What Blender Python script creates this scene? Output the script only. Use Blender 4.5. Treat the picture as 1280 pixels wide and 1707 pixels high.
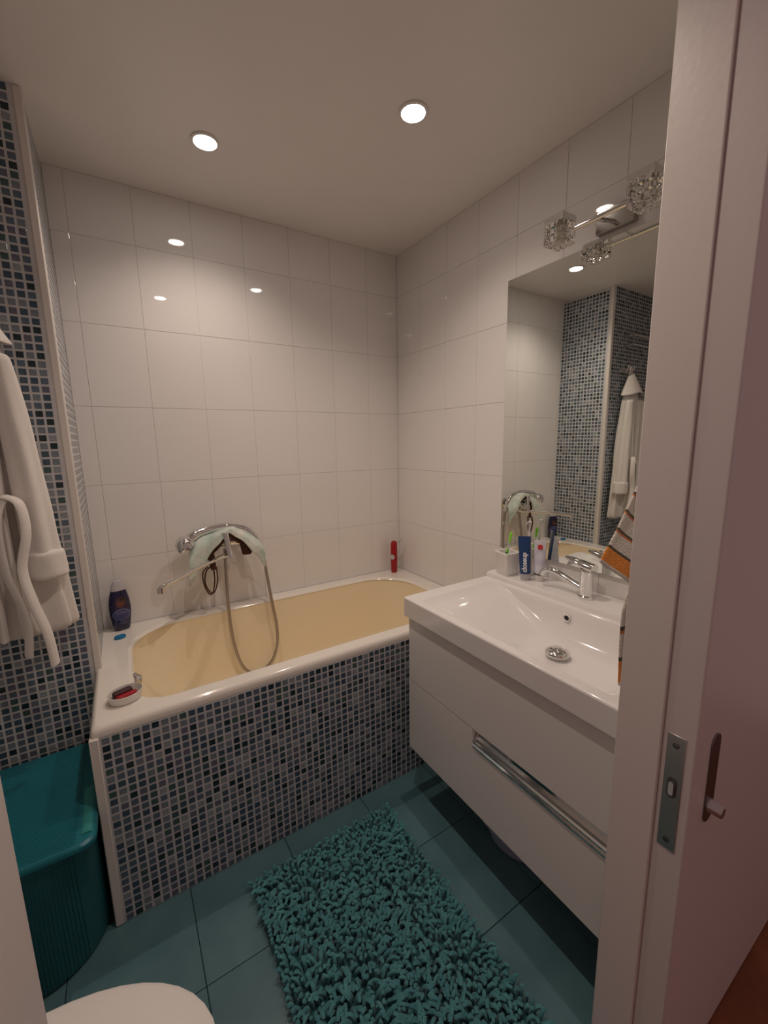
import bpy, math, random
from mathutils import Vector, Matrix, noise
random.seed(7)
sin, cos, pi = math.sin, math.cos, math.pi
scene = bpy.context.scene
for o in list(bpy.data.objects): bpy.data.objects.remove(o)
COL = scene.collection

# ------------------------------------------------------------------ camera
CAM = Vector((-1.3362, -1.959, 1.349)); YAW, PITCH, ROLL, FPX = .5622, -.1666, -.0166, 693.08
fw = Vector((sin(YAW)*cos(PITCH), cos(YAW)*cos(PITCH), sin(PITCH)))
rt0 = Vector((cos(YAW), -sin(YAW), 0)); up0 = rt0.cross(fw)
rt = rt0*cos(ROLL)+up0*sin(ROLL); up = -rt0*sin(ROLL)+up0*cos(ROLL)
cd = bpy.data.cameras.new('camera'); cam = bpy.data.objects.new('camera', cd); COL.objects.link(cam)
cd.sensor_fit = 'VERTICAL'; cd.sensor_height = 36; cd.lens = 36*FPX/1707; cd.clip_start = .01
m = Matrix.Identity(4)
for i in range(3): m[i][0], m[i][1], m[i][2], m[i][3] = rt[i], up[i], -fw[i], CAM[i]
cam.matrix_world = m; scene.camera = cam
def to_px(P):
    d = Vector(P)-CAM; z = d.dot(fw)
    if z < .05: return None
    return 640+FPX*d.dot(rt)/z, 853.5-FPX*d.dot(up)/z, z

# ------------------------------------------------------------------ world, exposure
w = bpy.data.worlds.new('world'); scene.world = w; w.use_nodes = True
w.node_tree.nodes['Background'].inputs[0].default_value = (1, .64, .62, 1)
w.node_tree.nodes['Background'].inputs[1].default_value = .22
vs = scene.view_settings
vs.view_transform = 'Standard'; vs.look = 'None'; vs.gamma = 1; vs.use_curve_mapping = False; vs.exposure = 0.0
LAMP = (1, .835, .72); LAMP_W = 14.9      # the recessed lamps' colour and power

# ------------------------------------------------------------------ materials
MATS = {}
def mat(name, col=(.8, .8, .8), rough=.5, metal=0, spec=.5, coat=0, trans=0, ior=1.45, emit=None, noise_amt=0, noise_scale=20,
        bump=0, bump_scale=60, col2=None, sheen=0, coord='Object', sss=0):
    mt = bpy.data.materials.new(name); mt.use_nodes = True; nt = mt.node_tree; b = nt.nodes['Principled BSDF']
    b.inputs['Base Color'].default_value = (*col, 1); b.inputs['Roughness'].default_value = rough
    b.inputs['Metallic'].default_value = metal; b.inputs['Specular IOR Level'].default_value = spec
    b.inputs['Coat Weight'].default_value = coat; b.inputs['Coat Roughness'].default_value = .05
    b.inputs['Transmission Weight'].default_value = trans; b.inputs['IOR'].default_value = ior
    b.inputs['Sheen Weight'].default_value = sheen
    if emit: b.inputs['Emission Color'].default_value = (*emit[0], 1); b.inputs['Emission Strength'].default_value = emit[1]
    tc = nt.nodes.new('ShaderNodeTexCoord')
    if col2 is not None or noise_amt:
        n = nt.nodes.new('ShaderNodeTexNoise'); n.inputs['Scale'].default_value = noise_scale; n.inputs['Detail'].default_value = 5
        nt.links.new(tc.outputs[coord], n.inputs['Vector'])
        rp = nt.nodes.new('ShaderNodeValToRGB'); rp.color_ramp.elements[0].position = .3; rp.color_ramp.elements[1].position = .7
        c2 = col2 if col2 is not None else tuple(c*(1-noise_amt) for c in col)
        rp.color_ramp.elements[0].color = (*c2, 1); rp.color_ramp.elements[1].color = (*col, 1)
        nt.links.new(n.outputs['Fac'], rp.inputs['Fac']); nt.links.new(rp.outputs['Color'], b.inputs['Base Color'])
    if bump:
        n2 = nt.nodes.new('ShaderNodeTexNoise'); n2.inputs['Scale'].default_value = bump_scale; n2.inputs['Detail'].default_value = 4
        nt.links.new(tc.outputs[coord], n2.inputs['Vector'])
        bp = nt.nodes.new('ShaderNodeBump'); bp.inputs['Strength'].default_value = bump; bp.inputs['Distance'].default_value = .01
        nt.links.new(n2.outputs['Fac'], bp.inputs['Height']); nt.links.new(bp.outputs['Normal'], b.inputs['Normal'])
    MATS[name] = mt; return mt
mat('tile_white', (.83, .80, .775), .03, noise_amt=.02, noise_scale=3)
mat('grout', (.80, .77, .745), .7)
mat('ceiling', (.86, .82, .79), .32, noise_amt=.03, noise_scale=5, bump=.02, bump_scale=40)
mat('paint_white', (.72, .68, .65), .45, bump=.03, bump_scale=60)
mat('door_white', (.66, .60, .58), .38, bump=.03, bump_scale=80)
mat('jamb_white', (.74, .68, .64), .38, bump=.03, bump_scale=80)
mat('grout_mosaic', (.65, .645, .65), .6, noise_amt=.1, noise_scale=30)
MOS = []
for i, c in enumerate([(.018, .036, .048), (.06, .10, .145), (.12, .165, .225), (.21, .25, .30), (.32, .36, .39), (.065, .12, .12), (.15, .155, .22)]):
    MOS.append(mat('glass_chip_%d' % i, c, .10, noise_amt=.25, noise_scale=90))
mat('trim_white', (.76, .71, .66), .35)
mat('floor_tile', (.115, .225, .25), .34, col2=(.075, .16, .185), noise_scale=7, bump=.05, bump_scale=30)
mat('floor_grout', (.05, .09, .10), .9)
mat('wood', (.30, .10, .035), .4, col2=(.18, .055, .02), noise_scale=9)
mat('enamel', (.84, .79, .72), .12, coat=.4)
mat('cream', (.93, .80, .575), .16, coat=.3)
mat('ceramic', (.84, .81, .79), .08, coat=.4)
mat('lacquer', (.78, .75, .72), .22)
mat('carcass', (.55, .53, .51), .5)
mat('chrome', (.78, .78, .78), .07, metal=1)
mat('brushed', (.50, .49, .47), .34, metal=1, bump=.02, bump_scale=300)
mat('plate_chrome', (.42, .40, .38), .10, metal=1)
mat('hose', (.42, .38, .36), .38, metal=1)
mat('mirror', (.84, .87, .83), .0, metal=1)
mat('mirror_edge', (.16, .15, .13), .4, col2=(.5, .5, .45), noise_scale=30)
mat('glass', (1, .98, .96), .03, trans=1, ior=1.5)
mat('lamp_lens', (1, 1, 1), .3, emit=((1, .90, .82), 45))
mat('bulb', (.85, .8, .7), .3)
mat('terry', (.80, .75, .70), .95, sheen=.4, bump=.25, bump_scale=420)
mat('rug', (.085, .29, .31), .9, col2=(.04, .17, .20), noise_scale=45, sheen=.25)
mat('rug_base', (.03, .13, .15), .95)
mat('hamper', (.018, .12, .14), .42, noise_amt=.15, noise_scale=12)
mat('hamper_lid', (.012, .17, .215), .36, noise_amt=.12, noise_scale=12)
mat('hamper_lit', (.04, .27, .27), .4)  # paler teal for the lit strip of the lid, light put into the colour
mat('black', (.008, .008, .009), .5)
mat('soap_red', (.38, .012, .022), .35)
mat('soap_dark', (.045, .006, .01), .3)
mat('plastic_white', (.80, .77, .73), .3)
mat('plastic_red', (.36, .008, .012), .3)
mat('plastic_grey', (.42, .40, .40), .25)
mat('cap_grey', (.50, .48, .50), .3)
mat('clear_plastic', (.75, .70, .67), .12, trans=.55)
mat('disc_blue', (.01, .17, .40), .35)
mat('blue_tube', (.008, .045, .16), .25, coat=.4)
mat('tube_white', (.78, .76, .78), .35, col2=(.52, .50, .64), noise_scale=38)
mat('red_print', (.62, .03, .03), .4)
mat('text_white', (.9, .9, .92), .4, emit=None)
mat('green', (.28, .75, .06), .35)
mat('navy', (.01, .03, .10), .35)
mat('mint', (.74, .73, .67), .9, col2=(.44, .58, .50), noise_scale=22, sheen=.3, bump=.3, bump_scale=120)
mat('brown_cloth', (.065, .022, .012), .8, bump=.3, bump_scale=150)
mat('wash_basin', (.42, .46, .60), .4)
mat('dark_metal', (.20, .19, .19), .3, metal=1)

def bottle_material():
    mt = bpy.data.materials.new('bottle_print'); mt.use_nodes = True; nt = mt.node_tree; b = nt.nodes['Principled BSDF']
    b.inputs['Roughness'].default_value = .22; b.inputs['Coat Weight'].default_value = .4
    tc = nt.nodes.new('ShaderNodeTexCoord')
    def ell(cx, cz, rx, rz, soft):
        s = nt.nodes.new('ShaderNodeMapping'); s.vector_type = 'POINT'
        s.inputs['Location'].default_value = (-cx/rx, 0, -cz/rz); s.inputs['Scale'].default_value = (1/rx, 0, 1/rz)
        nt.links.new(tc.outputs['Object'], s.inputs['Vector'])
        ln = nt.nodes.new('ShaderNodeVectorMath'); ln.operation = 'LENGTH'; nt.links.new(s.outputs[0], ln.inputs[0])
        r = nt.nodes.new('ShaderNodeMapRange'); r.inputs[1].default_value = 1+soft; r.inputs[2].default_value = 1-soft
        nt.links.new(ln.outputs['Value'], r.inputs[0]); return r.outputs[0]
    cur = None
    def over(fac, col):
        nonlocal cur
        mx = nt.nodes.new('ShaderNodeMix'); mx.data_type = 'RGBA'
        nt.links.new(fac, mx.inputs[0])
        if cur is None: mx.inputs[6].default_value = (.006, .004, .045, 1)
        else: nt.links.new(cur, mx.inputs[6])
        mx.inputs[7].default_value = (*col, 1); cur = mx.outputs[2]
    over(ell(.004, .118, .013, .017, .5), (.16, .045, .025))
    over(ell(.010, .130, .012, .010, .5), (.03, .014, .012))
    over(ell(.003, .068, .030, .024, .06), (.16, .20, .34))
    over(ell(.003, .067, .028, .022, .06), (.025, .03, .15))
    over(ell(.004, .076, .020, .005, .3), (.09, .10, .22))
    over(ell(.004, .033, .018, .003, .4), (.07, .07, .16))
    nt.links.new(cur, b.inputs['Base Color']); MATS['bottle_print'] = mt
bottle_material()

def towel_material():
    mt = bpy.data.materials.new('striped_terry'); mt.use_nodes = True; nt = mt.node_tree; b = nt.nodes['Principled BSDF']
    b.inputs['Roughness'].default_value = .95; b.inputs['Sheen Weight'].default_value = .3
    tc = nt.nodes.new('ShaderNodeTexCoord'); sp = nt.nodes.new('ShaderNodeSeparateXYZ'); nt.links.new(tc.outputs['UV'], sp.inputs[0])
    rp = nt.nodes.new('ShaderNodeValToRGB'); cr = rp.color_ramp; cr.interpolation = 'CONSTANT'
    W, O, D, H = (.70, .64, .59, 1), (.62, .17, .04, 1), (.06, .06, .03, 1), (.78, .27, .035, 1)
    stops = [(0, W)]
    for s in (.22, .38, .54, .70): stops += [(s, D), (s+.022, O), (s+.036, W)]
    stops += [(.85, D), (.868, H), (.975, W)]
    cr.elements[0].position = 0; cr.elements[0].color = W; cr.elements[1].position = stops[1][0]; cr.elements[1].color = stops[1][1]
    for p_, c_ in stops[2:]:
        e = cr.elements.new(p_); e.color = c_
    nt.links.new(sp.outputs[1], rp.inputs[0]); nt.links.new(rp.outputs[0], b.inputs['Base Color'])
    n2 = nt.nodes.new('ShaderNodeTexNoise'); n2.inputs['Scale'].default_value = 260; nt.links.new(tc.outputs['Object'], n2.inputs['Vector'])
    bp = nt.nodes.new('ShaderNodeBump'); bp.inputs['Strength'].default_value = .6; bp.inputs['Distance'].default_value = .01
    nt.links.new(n2.outputs['Fac'], bp.inputs['Height']); nt.links.new(bp.outputs['Normal'], b.inputs['Normal'])
    MATS['striped_terry'] = mt
towel_material()

# ------------------------------------------------------------------ mesh helpers
class MB:
    def __init__(s): s.v = []; s.f = []; s.uv = None
    def add(s, vs_, fs):
        n = len(s.v); s.v += [tuple(v) for v in vs_]; s.f += [tuple(i+n for i in f) for f in fs]; return s
    def box(s, x0, x1, y0, y1, z0, z1):
        x0, x1 = min(x0, x1), max(x0, x1); y0, y1 = min(y0, y1), max(y0, y1); z0, z1 = min(z0, z1), max(z0, z1)
        return s.add([(x0, y0, z0), (x1, y0, z0), (x1, y1, z0), (x0, y1, z0), (x0, y0, z1), (x1, y0, z1), (x1, y1, z1), (x0, y1, z1)],
                     [(0, 3, 2, 1), (4, 5, 6, 7), (0, 1, 5, 4), (1, 2, 6, 5), (2, 3, 7, 6), (3, 0, 4, 7)])
    def rings(s, rings, cap0=True, cap1=True, closed=True):
        n = len(rings[0]); base = len(s.v)
        for r in rings: s.v += [tuple(p) for p in r]
        for i in range(len(rings)-1):
            for j in range(n if closed else n-1):
                a = base+i*n+j; b = base+i*n+(j+1) % n
                s.f.append((a, b, b+n, a+n))
        if cap0: s.f.append(tuple(base+j for j in reversed(range(n))))
        if cap1: s.f.append(tuple(base+(len(rings)-1)*n+j for j in range(n)))
        return s
    def tube(s, path, rad, n=10, cap=True, flat=1.0, ref=None):
        path = [Vector(p) for p in path]; k = len(path); rr = rad if hasattr(rad, '__len__') else [rad]*k
        rings = []; prev = None
        for i, p in enumerate(path):
            t = (path[min(i+1, k-1)]-path[max(i-1, 0)])
            t = t.normalized() if t.length > 1e-9 else Vector((0, 0, 1))
            if prev is None:
                r_ = Vector(ref) if ref else (Vector((0, 0, 1)) if abs(t.z) < .9 else Vector((1, 0, 0)))
                a = r_.cross(t).normalized()
            else:
                a = prev-t*prev.dot(t); a = a.normalized() if a.length > 1e-6 else prev
            prev = a; b = t.cross(a)
            rings.append([p+a*(cos(2*pi*j/n)*rr[i])+b*(sin(2*pi*j/n)*rr[i]*flat) for j in range(n)])
        return s.rings(rings, cap, cap)
    def lathe(s, prof, c=(0, 0, 0), n=24, sx=1, sy=1, axis='z', cap=True):
        rings = []
        for r, h in prof:
            ring = []
            for j in range(n):
                a = 2*pi*j/n; x, y = r*cos(a)*sx, r*sin(a)*sy
                p = (x, y, h) if axis == 'z' else ((h, x, y) if axis == 'x' else (y, h, x))
                ring.append((c[0]+p[0], c[1]+p[1], c[2]+p[2]))
            rings.append(ring)
        return s.rings(rings, cap, cap)
    def grid(s, fn, nu, nv, uv=False):
        base = len(s.v); n = nu+1
        for j in range(nv+1):
            for i in range(n): s.v.append(tuple(fn(i/nu, j/nv)))
        for j in range(nv):
            for i in range(nu):
                a = base+j*n+i; s.f.append((a, a+1, a+n+1, a+n))
        return s
    def xform(s, M, start=0):
        for i in range(start, len(s.v)): s.v[i] = tuple(M @ Vector(s.v[i]))
        return s

def mesh_of(name, mb, mats, origin=(0, 0, 0), smooth=True, angle=40, fmat=None):
    me = bpy.data.meshes.new(name); o = Vector(origin)
    me.from_pydata([Vector(v)-o for v in mb.v], [], mb.f)
    for k in (mats if isinstance(mats, (list, tuple)) else [mats]): me.materials.append(MATS[k] if isinstance(k, str) else k)
    if fmat: me.polygons.foreach_set('material_index', fmat)
    me.update()
    import bmesh
    bm = bmesh.new(); bm.from_mesh(me); bmesh.ops.recalc_face_normals(bm, faces=bm.faces)
    if smooth:
        for f in bm.faces: f.smooth = True
        for e in bm.edges:
            if len(e.link_faces) == 2 and e.calc_face_angle(0) > math.radians(angle): e.smooth = False
    bm.to_mesh(me); bm.free()
    return me
ROOTORG = {}
def link(o, parent=None):
    COL.objects.link(o)
    if parent is not None: o.parent = parent
    return o
def tag(o, label=None, cat=None, group=None, kind=None):
    if label: o['label'] = label
    if cat: o['category'] = cat
    if group: o['group'] = group
    if kind: o['kind'] = kind
    return o
def thing(name, label, cat, loc, group=None, kind=None):
    o = bpy.data.objects.new(name, None); o.location = loc; o.empty_display_size = .02; link(o)
    ROOTORG[o.name] = Vector(loc); return tag(o, label, cat, group, kind)
def mods(o, bevel=0, sub=0, seg=2, solid=0):
    if solid:
        q = o.modifiers.new('solid', 'SOLIDIFY'); q.thickness = solid; q.offset = 0
    if bevel:
        q = o.modifiers.new('bevel', 'BEVEL'); q.width = bevel; q.segments = seg; q.limit_method = 'ANGLE'; q.angle_limit = math.radians(50)
    if sub:
        q = o.modifiers.new('sub', 'SUBSURF'); q.levels = sub; q.render_levels = sub
    return o
def part(name, mb, mats, parent, smooth=True, bevel=0, sub=0, label=None, angle=40, seg=2, solid=0, kind=None):
    org = ROOTORG[parent.name]
    o = bpy.data.objects.new(name, mesh_of(name, mb, mats, org, smooth, angle)); link(o, parent); ROOTORG[o.name] = org
    mods(o, bevel, sub, seg, solid)
    return tag(o, label, kind=kind)
def solo(name, mb, mats, label=None, cat=None, loc=(0, 0, 0), group=None, kind=None, smooth=True, bevel=0, sub=0, angle=40, seg=2, solid=0):
    o = bpy.data.objects.new(name, mesh_of(name, mb, mats, loc, smooth, angle)); o.location = loc; link(o); ROOTORG[o.name] = Vector(loc)
    mods(o, bevel, sub, seg, solid)
    return tag(o, label, cat, group, kind)
def struct(name, mb, mats, **k): return solo(name, mb, mats, kind='structure', **k)
def piece(name, me, parent, loc, rot=None, label=None):
    o = bpy.data.objects.new(name, me); link(o, parent); o.location = Vector(loc)-ROOTORG[parent.name]
    if rot: o.rotation_euler = rot
    return tag(o, label)
def catmull(pts, k=8):
    P = [Vector(p) for p in pts]; out = []
    for i in range(len(P)-1):
        p0, p1, p2, p3 = P[max(i-1, 0)], P[i], P[i+1], P[min(i+2, len(P)-1)]
        for t in range(k):
            u = t/k
            out.append(.5*((2*p1)+(p2-p0)*u+(2*p0-5*p1+4*p2-p3)*u*u+(3*p1-p0-3*p2+p3)*u**3))
    out.append(P[-1]); return out
def rrect(x0, x1, y0, y1, r, z, n=8, m=6):
    """rounded rectangle ring; r = radius or four radii for corners (x1y0, x1y1, x0y1, x0y0)"""
    rs = r if hasattr(r, '__len__') else [r]*4; out = []
    cs = [(x1, y0, -1, 1, -pi/2), (x1, y1, -1, -1, 0), (x0, y1, 1, -1, pi/2), (x0, y0, 1, 1, pi)]
    pts = []
    for (cx, cy, sx, sy, a0), rr in zip(cs, rs):
        pts.append([(cx+sx*rr+rr*cos(a0+pi/2*i/n), cy+sy*rr+rr*sin(a0+pi/2*i/n)) for i in range(n+1)])
    for k in range(4):
        out += pts[k]; a = pts[k][-1]; b = pts[(k+1) % 4][0]
        for i in range(1, m): out.append((a[0]+(b[0]-a[0])*i/m, a[1]+(b[1]-a[1])*i/m))
    return [(x, y, z) for x, y in out]

# ------------------------------------------------------------------ room shell
XL, XLEFT, H = -1.458, -2.02, 2.306      # pilaster face, left wall, ceiling
YP, YF0, YF1 = -.356, -1.585, -1.712     # pilaster front, front wall inner and outer faces
JX, JL = -.572, -1.432                   # right and left door jamb
floor = struct('floor', MB().box(XLEFT-.1, .1, YF1+.04, .1, -.06, -.006), 'floor_grout')
hall = struct('floor_hall', MB().box(-3.2, 1.2, -3.6, YF1+.038, -.06, -.002), 'wood')
ceil_ = struct('ceiling', MB().box(XLEFT-.1, .1, YF1, .1, H, H+.08), 'ceiling')
wb = struct('wall_back', MB().box(XLEFT-.1, .1, .0022, .1, -.05, H), 'grout')
wr = struct('wall_right', MB().box(.0022, .1, -1.655, .0021, -.05, H), 'grout')
wl = struct('wall_left', MB().box(XLEFT-.1, XLEFT, YF1, .002, -.05, H), 'paint_white')
fr = MB().box(XLEFT, JL-.02, YF1, YF0, 0, H).box(JX+.02, .007, -1.658, YF0, 0, H).box(JL-.02, JX+.02, YF1, YF0, 2.12, H)
fr.box(-3.2, XLEFT-.101, YF1, YF0, 0, H).box(.102, 1.2, -1.658, YF0, 0, H).box(JX+.02, 1.2, -1.712, -1.6585, 2.142, H)
wf = struct('wall_front', fr, 'paint_white', smooth=False)
# white wall tiles 20 x 30 cm, each one a piece
def tile_mesh(name, a, b, t, mname, bev):
    """tile lying in the xz plane, front face towards -y"""
    q = MB(); a2, b2 = a/2, b/2
    q.rings([[(-a2, t, -b2), (a2, t, -b2), (a2, t, b2), (-a2, t, b2)],
             [(-a2, bev, -b2), (a2, bev, -b2), (a2, bev, b2), (-a2, bev, b2)],
             [(-a2+bev*.35, bev*.3, -b2+bev*.35), (a2-bev*.35, bev*.3, -b2+bev*.35), (a2-bev*.35, bev*.3, b2-bev*.35), (-a2+bev*.35, bev*.3, b2-bev*.35)],
             [(-a2+bev, 0, -b2+bev), (a2-bev, 0, -b2+bev), (a2-bev, 0, b2-bev), (-a2+bev, 0, b2-bev)]])
    return mesh_of(name, q, mname, smooth=False)
TC = {}
def tile_of(a, b, t=.008, mname='tile_white', bev=.0011):
    k = (round(a, 4), round(b, 4), mname)
    if k not in TC: TC[k] = tile_mesh('wall_tile', a, b, t, mname, bev)
    return TC[k]
G = .0011
zr_rows = [(.3*k, min(.3*(k+1), H)) for k in range(8)]
def cuts(lo, hi, step, off=0):
    v = [lo]; k = math.ceil((lo-off)/step-1e-6)
    while off+k*step < hi-1e-6:
        if off+k*step > lo+.004: v.append(off+k*step)
        k += 1
    return list(zip(v, v[1:]+[hi]))
for z0, z1 in zr_rows[1:]:
    for x0, x1 in cuts(XL, -.001, .203, .018-.203*9):
        piece('wall_tile', tile_of(x1-x0-G, z1-z0-G), wb, ((x0+x1)/2, random.uniform(0, .0004), (z0+z1)/2), (random.uniform(-.0003, .0003), 0, random.uniform(-.0004, .0004)))
for z0, z1 in zr_rows:
    for y0, y1 in cuts(YF0+.001, -.001, .2, 0):
        piece('wall_tile', tile_of(y1-y0-G, z1-z0-G), wr, (random.uniform(0, .0004), (y0+y1)/2, (z0+z1)/2), (0, random.uniform(-.0003, .0003), -pi/2+random.uniform(-.0004, .0004)))
# floor tiles 30 x 30 cm
for x0, x1 in cuts(XLEFT+.001, -.001, .3, -1.285):
    for y0, y1 in cuts(YF1+.042, -.70, .3, -1.0):
        k = (round(x1-x0, 4), round(y1-y0, 4), 'f')
        if k not in TC: TC[k] = tile_mesh('floor_tile', x1-x0-.002, y1-y0-.002, .006, 'floor_tile', .001)
        piece('floor_tile', TC[k], floor, ((x0+x1)/2, (y0+y1)/2, 0), (-pi/2, 0, 0))

# ------------------------------------------------------------------ mosaic
PIT = .0235; CH = .0171
def chip_mesh(mt, t=.0008):
    q = MB(); a, b = CH/2, CH/2-.0012
    q.rings([[(-a, .003, -a), (a, .003, -a), (a, .003, a), (-a, .003, a)], [(-a, -t*.5, -a), (a, -t*.5, -a), (a, -t*.5, a), (-a, -t*.5, a)],
             [(-b, -t, -b), (b, -t, -b), (b, -t, b), (-b, -t, b)]], cap0=False)
    return mesh_of('mosaic_tile', q, mt, smooth=False)
CHIP = [chip_mesh(mt) for mt in MOS]; CHIPX = [chip_mesh(mt, .00012) for mt in MOS]
CW = [.13, .21, .21, .19, .10, .08, .08]
def mosaic(parent, cells, hidden):
    """cells: list of (centre, face) with face 'y' (towards -y) or 'x' (towards +x)"""
    rank = []
    for c, face in cells:
        p = to_px(c); s = 0
        if p and -15 < p[0] < 1295 and -15 < p[1] < 1720 and not hidden(c, face, p):
            s = FPX*CH/p[2]*(abs((CAM-Vector(c)).normalized()[1 if face == 'y' else 0]))**.5
        rank.append((s, random.random(), c, face, random.choices(range(7), CW)[0]))
    rank.sort(reverse=True, key=lambda r: r[:2])
    for s, _, c, face, k in rank[:300]:
        piece('mosaic_tile', CHIP[k], parent, c, (random.uniform(-.02, .02), random.uniform(-.01, .01), (0 if face == 'y' else pi/2)+random.uniform(-.02, .02)))
    q = MB(); fm = []
    for s, _, c, face, k in rank[300:]:
        cm = (CHIP if face == 'y' else CHIPX)[k]; n0 = len(q.f)
        tilt = Matrix.Identity(4) if face == 'x' else Matrix.Rotation(random.uniform(-.02, .02), 4, 'X') @ Matrix.Rotation(random.uniform(-.02, .02), 4, 'Z')
        M = Matrix.Translation(c) @ (Matrix.Rotation(pi/2, 4, 'Z') if face == 'x' else Matrix.Identity(4)) @ tilt
        q.add([M @ v.co for v in cm.vertices], [tuple(pp.vertices) for pp in cm.polygons]); fm += [k]*(len(q.f)-n0)
    o = bpy.data.objects.new('mosaic_tiles', mesh_of('mosaic_tiles', q, MOS, ROOTORG[parent.name], smooth=False, fmat=fm)); link(o, parent)
    tag(o, 'small blue glass mosaic tiles', kind='stuff')
wp = struct('wall_pilaster', MB().box(XLEFT, XL, YP, .002, 0, H), 'grout_mosaic', smooth=False)
cells = []
for i in range(23):
    for j in range(98):
        x = XL-.030-CH/2-i*PIT; z = .014+j*PIT
        if x > XLEFT+.01 and z < H-.01: cells.append(((x, YP-.0008, z), 'y'))
for i in range(14):
    for j in range(72):
        y = YP+.030+CH/2+i*PIT; z = .632+j*PIT
        if y < -.010 and z < H-.01: cells.append(((XL+.0001, y, z), 'x'))
def hid_p(c, face, p):
    if face == 'x': return True
    if c[2] < .37: return True
    return 0.74 < c[2] < 1.62 and p[0] < 20+(p[1]-560)*.22
mosaic(wp, cells, hid_p)
tr = MB().box(XL-.019, XL+.003, YP-.003, YP+.018, .59, H)
struct('trim_1', tr, 'trim_white', bevel=.004)
ap = thing('bath_apron', 'blue mosaic tiled panel along the front of the bathtub', 'bath panel', (-.74, -.705, 0))
AX0, AX1, AY, AZ = -1.476, -.012, -.718, .586
part('panel', MB().box(AX0+.004, AX1, AY, AY+.014, .001, AZ), 'grout_mosaic', ap, smooth=False)
part('edge_strip', MB().box(AX0-.003, AX0+.019, AY-.004, AY+.012, .001, AZ+.004), 'trim_white', ap, bevel=.003, label='white plastic corner strip')
struct('wall_bath_end', MB().box(AX0-.002, AX0+.012, AY+.0145, YP-.001, .0, AZ), 'trim_white')
cells = [((AX0+.033+i*PIT, AY-.0008, .0125+j*PIT), 'y') for i in range(61) for j in range(25) if AX0+.033+i*PIT < AX1-.01 and .0125+j*PIT < AZ-.006]
mosaic(ap, cells, lambda c, f, p: p[0] > 690)

# ------------------------------------------------------------------ door
d1 = struct('door_1', MB().box(JX, 1.15, -1.712, -1.660, .004, 2.14), 'door_white', loc=(0, -1.685, 0), bevel=.003)
fp = part('lock_faceplate', MB().box(JX-.0015, JX+.003, -1.6975, -1.6685, .616, .842), 'brushed', d1, bevel=.001, label='brushed steel lock faceplate')
for z in (.635, .823):
    part('screw', MB().lathe([(.0052, 0), (.0052, -.0014), (.003, -.0018)], (JX-.0013, -1.683, z), 12, axis='x'), 'dark_metal', fp)
bo = MB(); bo.rings([[(JX-.0016-k*.002, y, z) for y, z, _ in rrect(-1.690, -1.676, .722, .760, .0068, 0, 5, 2)] for k in (0, 1)])
part('keeper_slot', bo, 'dark_metal', fp)
bo = MB(); bo.rings([[(JX-.0030-k*.003, y, z) for y, z, _ in rrect(-1.687, -1.679, .728, .754, .0039, 0, 5, 2)] for k in (0, 1)])
part('bolt', bo, 'chrome', fp)
pl = MB(); pl.rings([[(x, -1.7115-k*.003, z) for x, z, _ in rrect(-.512, -.475, .655, .832, .0182, 0, 8, 4)] for k in (0, 1)])
fpull = part('pull_plate', pl, 'dark_metal', d1, bevel=.0008, label='dark steel pull plate with rounded ends')
part('thumb_turn', MB().lathe([(.0125, 0), (.0125, -.003), (.0115, -.005), (.0110, -.020), (.0095, -.022)], (-.4935, -1.714, .688), 20, axis='y'), 'brushed', fpull)
j1 = struct('trim_2', MB().box(JX-.005, JX+.021, -1.6602, YF0+.002, 0, 2.12), 'jamb_white', bevel=.002)
struct('trim_3', MB().box(JL-.021, JL, YF1-.01, YF0+.002, 0, 2.12), 'jamb_white', bevel=.002)
struct('trim_4', MB().box(JL, JX, YF1, YF1+.04, -.005, .004), 'brushed', bevel=.001)

# ------------------------------------------------------------------ ceiling lamps
for (x, y), lb in [((-1.0, -.39), 'lit round recessed ceiling lamp above the bathtub'),
                   ((-.5, -.83), 'lit round recessed ceiling lamp above the front of the vanity cabinet'),
                   ((-1.0, -1.28), 'lit round recessed ceiling lamp near the door, above toilet and rug')]:
    t = thing('recessed_lamp', lb, 'ceiling lamp', (x, y, H), 'recessed ceiling lamps')
    part('trim_ring', MB().lathe([(.043, 0), (.043, -.004), (.036, -.006), (.033, -.003), (.033, 0)], (x, y, H), 32, cap=False), 'plastic_white', t)
    part('lens', MB().lathe([(.033, -.0005), (.033, -.0035), (.030, -.005), (.0, -.0055)], (x, y, H), 32, cap=False), 'lamp_lens', t)
    ld = bpy.data.lights.new('bulb', 'SPOT'); ld.energy = LAMP_W; ld.color = LAMP; ld.spot_size = math.radians(134); ld.spot_blend = 1; ld.shadow_soft_size = .006
    lo = bpy.data.objects.new('bulb', ld); link(lo, t); lo.location = (0, 0, -.0125)

# ------------------------------------------------------------------ bathtub
tb = thing('bathtub', 'cream enamel bathtub with white rim set against the tiled walls', 'bathtub', (-.73, -.36, 0))
ZR = .617
RI = (.09, .22, .20, .11)
inner0 = (-1.372, -.085, -.655, -.062)
def opening(d, z): return rrect(inner0[0]+d, inner0[1]-d, inner0[2]+d, inner0[3]-d, [max(r-d, .02) for r in RI], z, 10, 10)
rim = MB().rings([rrect(-1.472, -.003, -.716, -.003, .008, .588, 10, 10), rrect(-1.474, -.003, -.7165, -.003, .016, .600, 10, 10),
                  rrect(-1.471, -.003, -.7135, -.003, .020, .611, 10, 10), rrect(-1.463, -.003, -.706, -.003, .022, ZR, 10, 10), rrect(-1.461, -.003, -.704, -.003, .022, ZR, 10, 10),
                  opening(-.009, ZR),
                  opening(-.006, ZR), opening(.0, ZR-.002), opening(.006, ZR-.010)], False, False)
part('rim', rim, 'enamel', tb, label='white enamel rim')
bs = MB(); rr = []
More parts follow.
